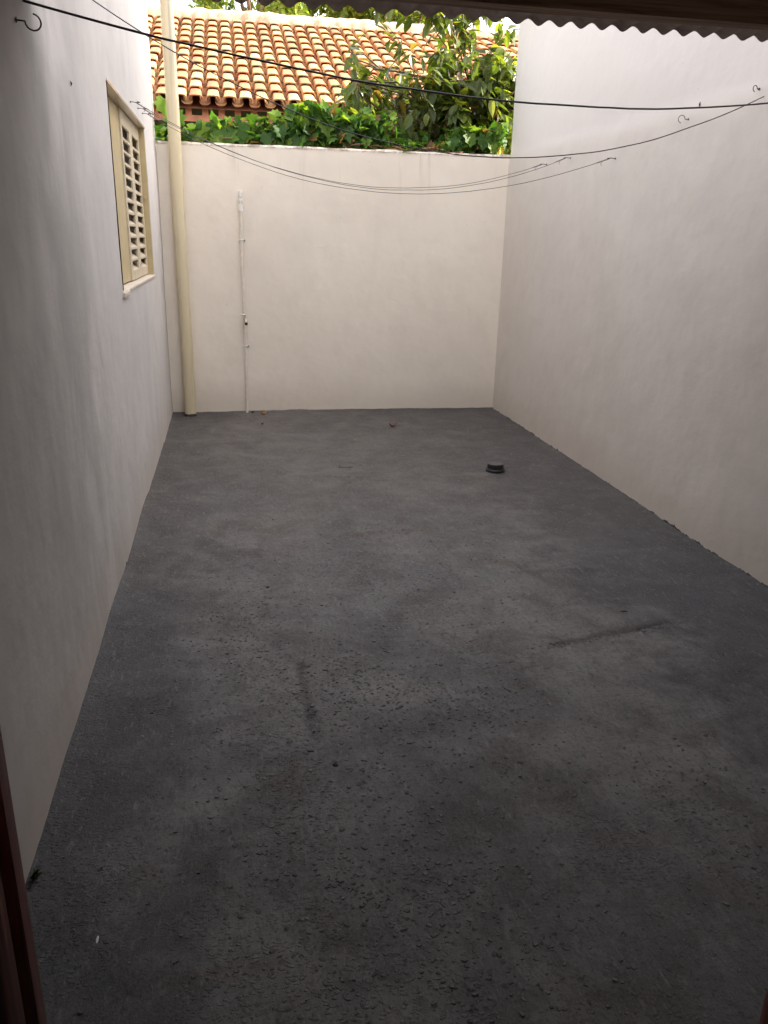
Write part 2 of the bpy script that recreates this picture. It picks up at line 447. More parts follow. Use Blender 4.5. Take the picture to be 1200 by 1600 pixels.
# loose grit and flakes caught in the paint: uncountable
gr = MB()
line = [(1.22+.68*t/11, 2.69+.155*t/11, .03, .010, 16) for t in range(12)]
clusters = [(-.09,2.95,.16,.30,330),(.15,2.75,.22,.40,420),(.55,2.50,.20,.30,420),(.25,1.75,.26,.25,480),(.32,1.42,.25,.2,420),
            (.0,1.9,.2,.3,240),(.9,3.6,.35,.45,380),(.25,3.3,.35,.3,300),(1.30,1.80,.15,.12,130),(1.38,1.55,.10,.18,200),
            (.0,4.9,.12,.15,130),(.55,1.3,.3,.2,330),(.75,2.2,.3,.25,260),(.7,4.4,.5,.5,190),(1.29,4.0,.20,.22,320),(.0,4.75,.12,.16,160),(.35,2.55,.10,.12,260),(.05,3.05,.06,.22,200),(.42,1.55,.12,.10,260),(.80,2.35,.12,.10,220),(.7,3.0,1.0,1.3,160)]
for (cx, cy, sx_, sy_, n_) in clusters + line:
    for _ in range(int(n_*.85)):
        x = random.gauss(cx, sx_); y = random.gauss(cy, sy_)
        if not (XL+.05 < x < XR-.05 and .75 < y < 7.2): continue
        r_ = rnd(.0028, .0078) * (1.3 if random.random() < .10 else 1)
        z = floor_z(x, y); k = random.choice((4,5,5,6)); a0 = rnd(0, 6.28)
        asp = rnd(.45, .9); rot = rnd(-.6, .6); th = r_*rnd(.16,.42)
        tx, ty = rnd(-.25,.25), rnd(-.1,.35)
        top = []; bot = []
        for i in range(k):
            an = a0 + 2*math.pi*i/k + rnd(-.3,.3); rr = r_*rnd(.75,1.15)
            u, v_ = rr*math.cos(an), rr*asp*math.sin(an)
            u, v_ = u*math.cos(rot)-v_*math.sin(rot), u*math.sin(rot)+v_*math.cos(rot)
            top.append((x+u*.85, y+v_*.85, z+th+u*tx+v_*ty)); bot.append((x+u*1.1, y+v_*1.1, z-.002))
        gr.add(top+bot, [tuple(range(k))] + [(i, k+i, k+(i+1)%k, (i+1)%k) for i in range(k)], random.random())
tag(gr.build('grit', M_flake), kind='stuff', label='painted-over grit and small flakes scattered across the grey floor', cat='grit')

# ------------------------------------------------------------------ walls
def wall_sheet(o, axis, pos, sgn, a0, a1, z0, z1, stepa, stepz, amp, thick, mat, name, hole=None, prof=None, seed=0):
    """solid plaster wall: wavy front face towards sgn, flat back"""
    na = max(2, int((a1-a0)/stepa)); nz = max(2, int((z1-z0)/stepz))
    A = [a0+(a1-a0)*i/na for i in range(na+1)]; Z = [z0+(z1-z0)*i/nz for i in range(nz+1)]
    if hole:
        ha0, ha1, hz0, hz1 = hole
        for lst, vals in ((A, (ha0, ha1)), (Z, (hz0, hz1))):
            for v in vals:
                i = min(range(len(lst)), key=lambda i: abs(lst[i]-v)); lst[i] = v
    def dsp(a, z):
        d = amp*fbm(a*1.1+seed, z*1.1, seed, 3) + amp*.25*fbm(a*5+seed, z*5, 2, 3)
        if prof: d += prof(a, z)
        return d
    m = MB(); n1 = len(A)
    def P(a, z, d):
        return (pos+sgn*d, a, z) if axis == 'x' else (a, pos+sgn*d, z)
    vs = [P(a, z, dsp(a, z)) for z in Z for a in A]
    fs = []
    for j in range(len(Z)-1):
        for i in range(n1-1):
            if hole and A[i] >= ha0-1e-6 and A[i+1] <= ha1+1e-6 and Z[j] >= hz0-1e-6 and Z[j+1] <= hz1+1e-6: continue
            q = (j*n1+i, j*n1+i+1, (j+1)*n1+i+1, (j+1)*n1+i)
            fs.append(q if (axis == 'x') == (sgn > 0) else q[::-1])
    nb = len(vs); L = len(Z)
    border = [i for i in range(n1)] + [j*n1+n1-1 for j in range(1, L)] + [(L-1)*n1+i for i in range(n1-2, -1, -1)] + [j*n1 for j in range(L-2, 0, -1)]
    for b in border:
        j, i = divmod(b, n1); vs.append(P(A[i], Z[j], -thick))
    nB = len(border)
    for k in range(nB):
        k2 = (k+1) % nB; fs.append((border[k], nb+k, nb+k2, border[k2]))
    c = [P(a, z, -thick) for a, z in ((a0,z0),(a1,z0),(a1,z1),(a0,z1))]
    nc = len(vs); vs += c; fs.append((nc, nc+1, nc+2, nc+3))
    if hole:
        ia0, ia1 = A.index(ha0), A.index(ha1); jz0, jz1 = Z.index(hz0), Z.index(hz1)
        ring = [jz0*n1+i for i in range(ia0, ia1+1)] + [j*n1+ia1 for j in range(jz0+1, jz1+1)] + [jz1*n1+i for i in range(ia1-1, ia0-1, -1)] + [j*n1+ia0 for j in range(jz1-1, jz0, -1)]
        nr = len(vs)
        for b in ring:
            j, i = divmod(b, n1); vs.append(P(A[i], Z[j], -min(thick, .30)))
        for k in range(len(ring)):
            k2 = (k+1) % len(ring); fs.append((ring[k], ring[k2], nr+k2, nr+k))
    m.add(vs, fs)
    return m.build(name, mat, o, 35)

# left wall: side of the house, with window niche
WY0, WY1, WZ0, WZ1 = 4.55, 6.45, 1.256, 2.268
house = empty('house_wall', (XL-.15, 3.0, 0))
tag(house, 'tall grey-white plastered house wall with the louvred window, left side of the yard', 'wall')
def left_prof(a, z):
    e = (D-.0) - a
    return 0.0
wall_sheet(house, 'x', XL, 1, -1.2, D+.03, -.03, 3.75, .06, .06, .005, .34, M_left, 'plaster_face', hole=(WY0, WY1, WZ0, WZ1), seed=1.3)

rw = empty('boundary_wall', (XR+.15, 3.0, 0))
tag(rw, 'tall white plastered boundary wall along the right side, with a faint ledge line', 'wall')
def right_prof(a, z):
    t = max(0, min(1, (2.262 + .012*fbm(a*1.5, 0, 5, 3) - z)/.05)); t = t*t*(3-2*t)
    return .014*t
wall_sheet(rw, 'x', XR, -1, -1.2, D+.004, -.03, 5.9, .06, .05, .005, .25, M_right, 'plaster_face', prof=right_prof, seed=4.1)

bw = empty('back_wall', ((XL+XR)/2, D+.08, 0))
tag(bw, 'low cream plastered wall closing the far end of the yard, vine on top', 'wall')
def back_top():
    return None
wall_sheet(bw, 'y', D, -1, XL-.01, XR+.01, -.03, ZW, .05, .05, .004, .15, M_back, 'plaster_face', seed=7.7)
cp = MB()
n = 90
for i in range(n):
    x0 = XL + (XR-XL)*i/n; x1 = XL + (XR-XL)*(i+1)/n
    def hh(x): return ZW + .010 + .008*fbm(x*4, 0, 11, 4) + (-.02 if .10 < x < .22 else 0)*0
    z0_, z1_ = hh(x0), hh(x1)
    y0a = D-.004+.004*fbm(x0*9,2,1,3); y0b = D-.004+.004*fbm(x1*9,2,1,3)
    cp.add([(x0,y0a,ZW-.006),(x1,y0b,ZW-.006),(x1,D+.15,ZW-.006),(x0,D+.15,ZW-.006),(x0,y0a+.008,z0_),(x1,y0b+.008,z1_),(x1,D+.15,z1_),(x0,D+.15,z0_)],
           [(0,1,5,4),(4,5,6,7),(2,3,7,6)])
cp.build('coping', M_back, bw, 50)

# ------------------------------------------------------------------ porch: door wall, roof
fw = empty('doorway_wall', (.2, .55, 0))
tag(fw, 'plastered wall around the open doorway where the picture is taken', 'wall')
m = MB()
DX0, DX1 = -.262, .642
m.box(XL, DX0, .46, .60, -.02, 2.75); m.box(DX1, XR, .46, .60, -.02, 2.75); m.box(DX0, DX1, .46, .60, 2.16, 2.75)
m.build('plaster_face', M_inner, fw)
df = empty('door_frame', (.19, .52, 0))
tag(df, 'dark red varnished wooden door frame with grooved mouldings at the lower left corner', 'door frame')
def jamb(x_in, sg):
    # profile in (y, x offset) with grooves on the reveal face
    prof = [(.40,.030),(.41,.006),(.425,.0),(.440,.004),(.447,.012),(.454,.004),(.462,.0),(.482,.0),(.490,.004),(.498,.012),(.506,.004),
            (.514,.0),(.540,.0),(.548,.005),(.556,.012),(.564,.004),(.570,.0),(.590,.0),(.600,.004),(.604,.02),(.604,.060),(.40,.060)]
    v = []; n_ = len(prof)
    for z in (0.005, 2.15):
        for (y, d) in prof: v.append((x_in - sg*d, y, z))
    f = [(i, (i+1)%n_, n_+(i+1)%n_, n_+i) for i in range(n_)] + [tuple(range(n_)), tuple(range(2*n_-1, n_-1, -1))]
    b = MB(); b.add(v, f); b.build('jamb', M_wood, df, 30)
jamb(-.194, 1); jamb(.574, -1)
b = MB(); b.box(-.194, .574, .42, .60, 2.08, 2.148); b.build('head', M_wood, df, bevel=.004)
# dark room behind
rm = empty('room', (.9, -.4, 0))
tag(rm, 'dim room behind the doorway', 'room')
b = MB(); b.box(-1.8, 2.9, -3.2, -3.0, 0, 2.8); b.box(-1.9,-1.75,-3.0,-1.22,0,2.8); b.box(-1.75,XL-.36,-1.3,-1.15,0,2.8); b.box(XR+.26, 2.9, -3.0, .46, 0, 2.8)
b.build('wall', M_inner, rm)
b = MB(); b.box(-1.9, 2.9, -3.2, .60, 2.752, 2.82); b.build('ceiling', M_inner, rm)
b = MB(); b.box(-1.75, 2.9, -3.0, -1.21, -.05, -.01); b.build('floor', M_floor, rm)

pr = empty('porch_roof', (1.0, 1.8, 2.3))
tag(pr, 'weathered corrugated roof sheet on a dark timber beam, top right of the picture', 'roof')
YE, ZE, SL = 2.95, 2.252, .085
PIT = .0765
v = []; f = []
nx = int((XR-XL-.02)/PIT*10); yy = [.60, 1.2, 1.8, 2.3, 2.6, 2.8, YE]
cols = [XL+.01 + (XR-XL-.02)*i/nx for i in range(nx+1)]
def wave(x): return .0095*math.cos(2*math.pi*(x-1.404)/PIT)
for lay in (0, 1):
    for y in yy:
        for x in cols:
            jag = .004*fbm(x*22, 1, 3, 3) + (.012*max(0, fbm(x*7, 4, 8, 2)-.25)) if y == YE else 0
            v.append((x, y - jag, ZE + (YE-y)*SL + wave(x) + lay*.006 + .002*fbm(x*2, y*2, 0, 2)))
nc = nx+1; ny = len(yy); off = nc*ny
for j in range(ny-1):
    for i in range(nx):
        q = (j*nc+i, j*nc+i+1, (j+1)*nc+i+1, (j+1)*nc+i)
        f.append(q[::-1]); f.append(tuple(k+off for k in q))
for i in range(nx):
    j = ny-1; f.append((j*nc+i, j*nc+i+1, off+j*nc+i+1, off+j*nc+i))
b = MB(); b.add(v, f); b.build('corrugated_sheet', M_sheet, pr, True)
b = MB(); YB = 2.30
zb = 2.134
n = 24
vs = []; 
for i in range(n+1):
    x = XL+.01 + (XR-XL-.02)*i/n
    dz = .003*fbm(x*1.5, 0, 2, 3)
    vs += [(x, YB, zb+dz), (x, YB+.062, zb+dz), (x, YB+.062, zb+.118), (x, YB, zb+.123)]
fs = [(0,1,2,3), tuple(4*n+k for k in (3,2,1,0))]
for i in range(n):
    for k in range(4): fs.append((4*i+k, 4*i+4+k, 4*i+4+(k+1)%4, 4*i+(k+1)%4))
b.add(vs, fs); b.build('beam', M_beam, pr, 30)
b = MB(); b.box(XL+.01, XR-.01, 1.2, 1.26, ZE+(YE-1.26)*SL-.135, ZE+(YE-1.2)*SL-.022); b.build('beam', M_beam, pr)

# ------------------------------------------------------------------ window
win = empty('louvred_window', (XL-.05, (WY0+WY1)/2, WZ0))
tag(win, 'cream metal window with two columns of louvre slots in the left house wall', 'window')
xf = XL-.05
b = MB()     # frame lining the niche
b.box(xf-.05, XL-.002, WY1-.012, WY1-.002, WZ0+.002, WZ1-.002)
b.box(xf-.05, XL-.002, WY0+.006, WY0+.014, WZ0+.002, WZ1-.002)
b.build('side_lining', M_frame, win, bevel=.002)
b = MB(); b.box(xf-.05, XL+.004, WY0+.002, WY1-.001, WZ1-.016, WZ1-.003)
mh = NM('glossy header paint', .16, .9); mh.color((.55,.47,.36)); mh.bump(mh.noise(mh.pos(), 6, 3, .5), .002, .4)
b.build('header', mh.m, win, bevel=.002)
b = MB(); b.box(xf-.012, xf-.002, WY0+.014, 5.40, WZ0+.012, WZ1-.018); b.build('sliding_panel', M_frame, win, bevel=.003)
b = MB(); b.box(xf-.2, xf-.19, WY0+.015, WY1-.015, WZ0+.01, WZ1-.02); b.build('dark_backing', M_dark, win)
# louvre leaf
lf0, lf1 = 5.40, 6.438
cells = [(5.46, 5.83), (5.985, 6.375)]
z_lo, z_hi, NR = 1.325, 2.165, 12
pit = (z_hi-z_lo)/NR
b = MB()
xo, xi = xf+.008, xf-.006
b.box(xi, xo, lf0, cells[0][0], WZ0+.012, WZ1-.02)
b.box(xi, xo, cells[0][1], cells[1][0], WZ0+.012, WZ1-.02)
b.box(xi, xo, cells[1][1], lf1, WZ0+.012, WZ1-.02)
for (a0, a1) in cells:
    b.box(xi, xo, a0, a1, WZ0+.012, z_lo); b.box(xi, xo, a0, a1, z_hi-.002, WZ1-.02)
    for r_ in range(NR):
        zb_ = z_lo + r_*pit
        if r_ > 0: b.box(xi, xo-.0005, a0, a1, zb_-.014, zb_)
lf = b.build('shutter_leaf', M_shutter, win, bevel=.0015)
b = MB()
for (a0, a1) in cells:
    for r_ in range(NR):
        zb_ = z_lo + r_*pit
        b.add([(xo-.002,a0+.001,zb_),(xo-.002,a1-.001,zb_),(xo-.050,a1-.001,zb_+.036),(xo-.050,a0+.001,zb_+.036),
               (xo-.002,a0+.001,zb_+.002),(xo-.002,a1-.001,zb_+.002),(xo-.050,a1-.001,zb_+.038),(xo-.050,a0+.001,zb_+.038)],
              [(0,3,2,1),(4,5,6,7),(0,1,5,4),(1,2,6,5),(2,3,7,6),(3,0,4,7)])
b.build('slats', M_shutter, win)
b = MB(); b.box(XL-.10, XL+.008, WY0-.03, WY1+.02, WZ0-.014, WZ0+.004); b.box(XL-.002, XL+.014, WY0-.04, WY0+.20, WZ0-.030, WZ0-.003)
b.build('sill', M_sill, win, bevel=.004)
b = MB()
yy_ = [WY0+.003]
vs = []; fs = []
for i in range(41):
    z = WZ0+.006 + (WZ1-WZ0-.02)*i/40
    o_ = .010 + .007*fbm(z*9, 3, 1, 3)
    vs += [(XL+.0035, WY0-o_, z), (XL+.0035, WY0+.006, z), (XL-.03, WY0+.006, z), (XL-.03, WY0-o_, z)]
for i in range(40):
    for k in range(4): fs.append((4*i+k, 4*i+(k+1)%4, 4*i+4+(k+1)%4, 4*i+4+k))
b.add(vs, fs); b.build('edge_gap', M_seam, win)
b = MB(); b.tube([(XL-.028, WY1-.010, 1.80), (XL-.028, WY1-.04, 1.80)], .011, 10); b.build('latch', M_frame, win, 40)

# ------------------------------------------------------------------ drain pipe
PX, PY, PR = -.404, 7.318, .0505
dp = empty('drain_pipe', (PX, PY, 0))
tag(dp, 'thick cream round drain pipe standing in the far left corner', 'pipe')
b = MB()
pts = [(PX+.004*fbm(z_,1,0,2), PY, z_) for z_ in [0.0+.25*i for i in range(15)]]
b.tube(pts, PR, 40); b.build('pipe', M_pipe, dp, 40)
b = MB(); b.tube([(PX,PY,3.48),(PX,PY,3.62)], PR+.006, 40); b.build('collar', M_pipe, dp, 40)
b = MB()
ring = []
for k in range(36):
    an = 2*math.pi*k/36; rr = PR + .006 + .012*abs(fbm(math.cos(an)*2, math.sin(an)*2, 5, 3))
    ring.append((rr*math.cos(an), rr*math.sin(an)))
vs = [(PX+x, PY+y, .0) for x, y in ring] + [(PX+x*.88, PY+y*.88, .018+.012*abs(fbm(x*90, y*90, 0, 2))) for x, y in ring]
fs = [(k, (k+1)%36, 36+(k+1)%36, 36+k) for k in range(36)]
b.add(vs, fs); b.build('floor_seal', M_cap, dp, True)

# ------------------------------------------------------------------ water pipe with tap
TX = .112
wp = empty('water_pipe', (TX, D-.02, 0))
tag(wp, 'thin white water pipe with a tap running up the back wall', 'pipe')
def tx(z): return TX - .010*(1-z/1.9) + .004*math.sin(z*3)
b = MB(); b.tube([(tx(z_), D-.020, z_) for z_ in [0.0, .3,.6,.9,1.2,1.5,1.8,1.84]], .0125, 16); b.build('pipe', M_pvc, wp, 40)
b = MB()
for z0_, z1_, r_ in ((1.745,1.80,.019),(1.825,1.850,.021),(1.862,1.905,.018)): b.tube([(tx(1.8), D-.022, z0_),(tx(1.8), D-.022, z1_)], r_, 18)
b.build('coupling', M_fit, wp, 40)
for z_ in (1.513, .613):
    b = MB(); b.box(tx(z_)-.030, tx(z_)+.034, D-.010, D-.002, z_-.008, z_+.008)
    b.tube([(tx(z_)+.016*math.cos(a_), D-.018-.018*math.sin(a_), z_) for a_ in [math.pi*k/8 for k in range(9)]], .004, 6)
    c_ = b.build('clamp', M_fit, wp, 40)
    b = MB(); b.tube([(tx(z_)+.026, D-.010, z_-.002), (tx(z_)+.026, D-.016, z_-.002)], .006, 8); b.build('screw', M_hook, c_)
tp = empty('tap', (0,0,0)); tp.parent = wp
tp.location = (0,0,0)
def tb(m_, name, mat):  # geometry given in world space, under wp
    return m_.build(name, mat, wp, 40)
bpy.data.objects.remove(tp)
z_ = .855
b = MB(); b.tube([(tx(z_), D-.02, z_),(tx(z_)+.004, D-.075, z_-.002),(tx(z_)+.010, D-.10, z_-.008),(tx(z_)+.012, D-.112, z_-.030)], [.013,.012,.013,.011], 14)
b.tube([(tx(z_)+.002, D-.060, z_),(tx(z_)+.004, D-.060, z_+.030)], .007, 10)
tap = b.build('tap', M_chrome, wp, 40)
b = MB(); b.tube([(tx(z_)-.030, D-.060, z_+.036),(tx(z_)+.004, D-.060, z_+.034),(tx(z_)+.022, D-.062, z_+.030)], [.006,.005,.004], 8); b.build('handle', M_chrome, tap, 40)
b = MB(); b.tube([(tx(z_)+.012, D-.112, z_-.028),(tx(z_)+.012, D-.113, z_-.050)], .0125, 14); b.build('spout', M_black, tap, 40)

# ------------------------------------------------------------------ drain cap on the floor
CX, CY = 1.800, 5.235
cz = floor_z(CX, CY)
dc = empty('floor_drain', (CX, CY, cz))
tag(dc, 'round black drain cap standing up from the grey floor near the right wall', 'drain cap')
b = MB(); b.lathe([(.066,-.004),(.0675,.004),(.0675,.016),(.063,.021),(.058,.022),(.058,.050),(.0565,.054)], (CX,CY,cz), 40); b.build('body', M_cap, dc, 35)
b = MB(); b.lathe([(.0560,.0542),(.0560,.0565),(.050,.0575),(.0475,.0555),(.02,.0553)], (CX,CY,cz), 40); b.build('lid', M_captop, dc, 35)

# ------------------------------------------------------------------ hooks
def hook_pts(base, nrm, side, s):
    """screw hook: shank along nrm then an open curl in the nrm/side plane"""
    base = Vector(base); nrm = Vector(nrm); side = Vector(side)
    pts = [base - nrm*.01, base + nrm*.4*s]
    c = base + nrm*.78*s
    for k in range(0, 13):
        an = math.pi + k*R(22)
        pts.append(c + nrm*math.cos(an)*.36*s + side*math.sin(an)*.36*s*-1)
    return pts
def hook(base, nrm, side, s, r, label, grp='screw hooks in the side walls'):
    t = MB(); t.tube(hook_pts(base, nrm, side, s), r, 8)
    t.tube([Vector(base)+Vector(nrm)*.001, Vector(base)+Vector(nrm)*.004], r*3.0, 10)
    o = t.build('screw_hook', M_hook, None, 50, origin=base)
    tag(o, label, 'hook', grp)
DN = (0,0,-1)
hook((XL,2.69,2.105), (1,.10,-.05), DN, .058, .0024, 'large bare hook high on the left house wall')
hl = [((XL,5.607,2.307),'small hook above the window, farthest from the corner'),((XL,6.068,2.333),'small hook above the window, middle of three holding thin wires'),((XL,6.368,2.341),'small hook above the window, nearest the far corner')]
for p_, lb in hl: hook(p_, (1,0,0), (0,1,0), .052, .0022, lb)
hr = [((XR-.012,6.456,2.126),'tiny hook on the right wall nearest the back wall'),((XR-.012,5.982,2.133),'tiny knotted hook on the right wall, second from the back wall'),((XR-.012,5.245,2.069),'hook on the right wall where the lowest thin wire ends')]
for p_, lb in hr: hook(p_, (-1,0,0), (0,-1,0), .050, .0022, lb)
hook((XR-.012,4.40,2.195), (-1,.1,0), (0,0,1), .052, .0019, 'bare curled hook on the right wall below the thick cable')
hook((XR-.010,3.80,2.250), (-1,-.3,0), (0,0,1), .036, .002, 'small hook just above the cable end at the right edge')
for (p_, lb) in (((XL+.001,3.506,2.076),'small chipped plug hole in the left house wall'),((XR-.0125,4.307,2.256),'small chipped plug hole in the right wall under the thick cable')):
    b = MB(); sg = 1 if p_[0] < 0 else -1
    ring = [(p_[0], p_[1]+rnd(.004,.008)*math.cos(k*.785), p_[2]+rnd(.008,.016)*math.sin(k*.785)) for k in range(8)]
    b.add(ring + [(p_[0]+sg*.006, p_[1], p_[2])], [(k,(k+1)%8,8) for k in range(8)])
    tag(b.build('wall_plug', M_stone, None, origin=p_), lb, 'wall plug')

# ------------------------------------------------------------------ cables
def cable(P0, P1, sag, r, mat, label, n=60, wob=0.0, knots=True, seed=0):
    P0, P1 = Vector(P0), Vector(P1); pts = []
    for i in range(n+1):
        t = i/n; p = P0.lerp(P1, t); p.z -= 4*sag*t*(1-t)
        p.z += wob*fbm(t*7+seed, 2, 0, 3)*min(1, 8*t*(1-t)); p.y += wob*fbm(t*7+seed, 9, 0, 3)*min(1, 8*t*(1-t))
        pts.append(p)
    b = MB(); b.tube(pts, r, 8)
    if knots:   # twisted ends round the hooks
        for e0, e1 in ((pts[0], pts[2]), (pts[-1], pts[-3])):
            d = (e1-e0).normalized(); q = []
            e_a = d.cross(Vector((0,0,1))).normalized(); e_b = d.cross(e_a)
            for k in range(40):
                t = k/39; an = k*1.25
                q.append(e0 + d*(.012+.075*t) + (e_a*math.cos(an)+e_b*math.sin(an))*(r*2.2))
            b.tube(q, r*.8, 6)
            b.tube([e0+d*.05, e0+d*.06+Vector((0,0,-.014)), e0+d*.055+Vector((0,.004,-.026))], r*.9, 6)
    o = b.build('cable', mat, None, True, origin=P0); tag(o, label, 'cable', 'cables strung across the yard')
cable((XL,2.8125,2.1806), (XR-.01,3.70,2.178), .117, .0037, M_wire, 'thick black cable strung highest across the yard', knots=False, wob=.004)
cable((XL,3.617,2.434), (XR-.01,3.755,2.213), .417, .0022, M_wire, 'thin dark wire crossing the thick cable by the drain pipe', wob=.006, knots=False, seed=3)
cable((XL+.03,5.607,2.307), (XR-.05,5.982,2.133), .345, .0017, M_thin, 'thin sagging wire ending in a dark knot on the right wall', seed=5, wob=.004)
cable((XL+.03,6.068,2.333), (XR-.05,6.456,2.126), .312, .0017, M_thin, 'thin sagging wire ending nearest the back wall', seed=8, wob=.004)
cable((XL+.03,6.368,2.341), (XR-.05,5.245,2.069), .350, .0017, M_thin, 'lowest sagging thin wire over the back wall', seed=11, wob=.004)

# ------------------------------------------------------------------ neighbour house with tiled roof
YE2, ZE2, YR2, ZR2 = 10.0, 2.92, 14.1, 4.62
nh = empty('neighbour_house', (1.5, 12.5, 0))
tag(nh, 'neighbouring house with a sunlit terracotta tiled roof beyond the back wall', 'house')
sl = Vector((0, YR2-YE2, ZR2-ZE2)); Ls = sl.length; sl.normalize(); nr = Vector((0, -sl.z, sl.y))
X0, X1 = -4.2, 8.0; PT = .1815; ROWS = 12; ex = Ls/ROWS
tiles = MB()
def tile(xc, row, kind):
    a = random.random()**1.0
    if random.random() < .12: a *= .3
    jx = rnd(-.006,.006); jy = rnd(-.012,.012); yaw_ = rnd(-.02,.02)
    s0 = row*ex + jy - .02; s1 = s0 + ex + .05
    NS = 3
    vs = []
    if kind == 'cover':
        prof = [(-1,0),(-.97,.50),(-.80,.88),(-.45,1.0),(0,1.03),(.45,1.0),(.80,.88),(.97,.50),(1,0)]
        w0, w1, h0, h1 = .0740, .0620, .050, .038
    else:
        prof = [(-1,.62),(-.8,.22),(-.45,.03),(0,0),(.45,.03),(.8,.22),(1,.62)]
        w0, w1, h0, h1 = .060, .068, .050, .050
    K = len(prof)
    for lay in (0, 1):
        for i in range(NS+1):
            t = i/NS
            s_ = s0 + (s1-s0)*t
            wd = w0+(w1-w0)*t; hh_ = h0+(h1-h0)*t
            if kind == 'cover' and i == 0: wd *= 1.10; hh_ *= 1.08
            lift = (.050 if kind == 'cover' else .012) - (.018*t) + .018
            if kind == 'cover': lift += .0
            for (u, v_) in prof:
                th = .012 if lay == 0 else 0
                if kind == 'cover': uu = u*(wd - (.012 if lay else 0)); vv = v_*hh_ - (.012 if lay else 0)
                else: uu = u*wd; vv = v_*hh_ - (.012 if lay else 0)
                p = Vector((xc+jx+uu + yaw_*(s_-s0), YE2, ZE2)) + sl*s_ + nr*(lift+vv-.03)
                vs.append(p)
    off_ = (NS+1)*K; fs = []
    for i in range(NS):
        for k in range(K-1):
            q = (i*K+k, i*K+k+1, (i+1)*K+k+1, (i+1)*K+k); fs.append(q); fs.append(tuple(off_+z for z in q[::-1]))
    for k in range(K-1): fs.append((k, off_+k, off_+k+1, k+1))
    for i in range(NS):
        fs.append((i*K, (i+1)*K, off_+(i+1)*K, off_+i*K)); fs.append((i*K+K-1, off_+i*K+K-1, off_+(i+1)*K+K-1, (i+1)*K+K-1))
    tiles.add(vs, fs, a)
nt_ = int((X1-X0)/PT)
for i in range(nt_):
    xc = X0 + i*PT
    for row in range(ROWS):
        tile(xc, row, 'pan'); tile(xc+PT/2, row, 'cover')
roof = tiles.build('roof', M_tile, nh, 40)
# decking slab beneath, and rear slope
b = MB()
b.add([(X0-.1,YE2+.06,ZE2-.045),(X1,YE2+.06,ZE2-.045),(X1,YR2,ZR2-.06),(X0-.1,YR2,ZR2-.06),(X1,YR2+4.1,ZE2-.04),(X0-.1,YR2+4.1,ZE2-.04)], [(0,1,2,3),(3,2,4,5)])
b.build('roof_deck', M_fascia, nh)
# ridge with mortar
b = MB(); NX = 260; K = 10; vs = []
for i in range(NX+1):
    x = X0 + (X1-X0)*i/NX
    ph = (x/.36) % 1.0
    for k in range(K):
        an = math.pi*k/(K-1)
        rr = .125 + .018*(1-ph) + .020*fbm(x*5, k*.6, 1, 3)
        vs.append((x, YR2 - math.cos(an)*rr*1.35, ZR2 + .015 + math.sin(an)*rr*.95 - (.10 if k in (0, K-1) else 0) + .02*fbm(x*.6, 0, 3, 2)))
fs = [(i*K+k, i*K+k+1, (i+1)*K+k+1, (i+1)*K+k) for i in range(NX) for k in range(K-1)]
b.add(vs, fs); b.build('ridge', M_mortar, nh, True)
# eaves board with battlement infill under the tiles
b = MB(); b.box(X0, X1, YE2+.16, YE2+.19, ZE2-.165, ZE2-.10)
for i in range(nt_):
    xc = X0 + i*PT; b.box(xc-.034, xc+.034, YE2+.158, YE2+.188, ZE2-.101, ZE2+.03)
b.build('eaves_board', M_fascia, nh)
b = MB(); b.box(X0+.3, X1-.3, YE2+.75, YE2+7.4, -.06, ZE2+.14); b.build('wall', M_nwall, nh)

# ------------------------------------------------------------------ foliage
def leaf_basis(d, up):
    d = d.normalized(); s_ = d.cross(up)
    if s_.length < 1e-3: s_ = Vector((1,0,0))
    s_.normalize(); n_ = s_.cross(d).normalized(); return d, s_, n_
def add_lobed(mb, p, d, up, L, a):
    """vine leaf: five soft lobes, dished"""
    d, s_, n_ = leaf_basis(d, up)
    out = [(0,0),(-.17,.20),(-.10,.46),(.10,.40),(.27,.62),(.40,.40),(.62,.42),(.66,.20),(1.0,0)]
    cen = (.30, 0)
    pts = [(out[i][0], out[i][1]) for i in range(len(out))] + [(out[i][0], -out[i][1]) for i in range(len(out)-2, 0, -1)]
    fold = rnd(.05,.35); droop = rnd(0,.35)
    def P(u, v_): return p + d*u*L + s_*v_*L + n_*(abs(v_)*fold - droop*u*u)*L
    vs = [P(*cen)] + [P(u*rnd(.93,1.07), v_*rnd(.92,1.08)) for u, v_ in pts]
    N = len(pts)
    mb.add(vs, [(0, 1+i, 1+(i+1)%N) for i in range(N)], a)
def add_oval(mb, p, d, up, L, W, a, segs=4):
    d, s_, n_ = leaf_basis(d, up)
    fold = rnd(.15,.5); droop = rnd(.1,.5)
    vs = []; 
    for i in range(segs+1):
        t = i/segs; wv = W*math.sin(math.pi*min(.97, .06+t*.94)**.85)*(1 if t < 1 else .05)
        c = p + d*t*L - n_*droop*t*t*L*.5
        vs += [c + s_*wv*.5 + n_*fold*wv*.5, c, c - s_*wv*.5 + n_*fold*wv*.5]
    fs = []
    for i in range(segs):
        fs += [(3*i, 3*i+1, 3*i+4, 3*i+3), (3*i+1, 3*i+2, 3*i+5, 3*i+4)]
    mb.add(vs, fs, a)
def rvec(): 
    while True:
        v_ = Vector((rnd(-1,1), rnd(-1,1), rnd(-1,1)))
        if .05 < v_.length < 1: return v_.normalized()

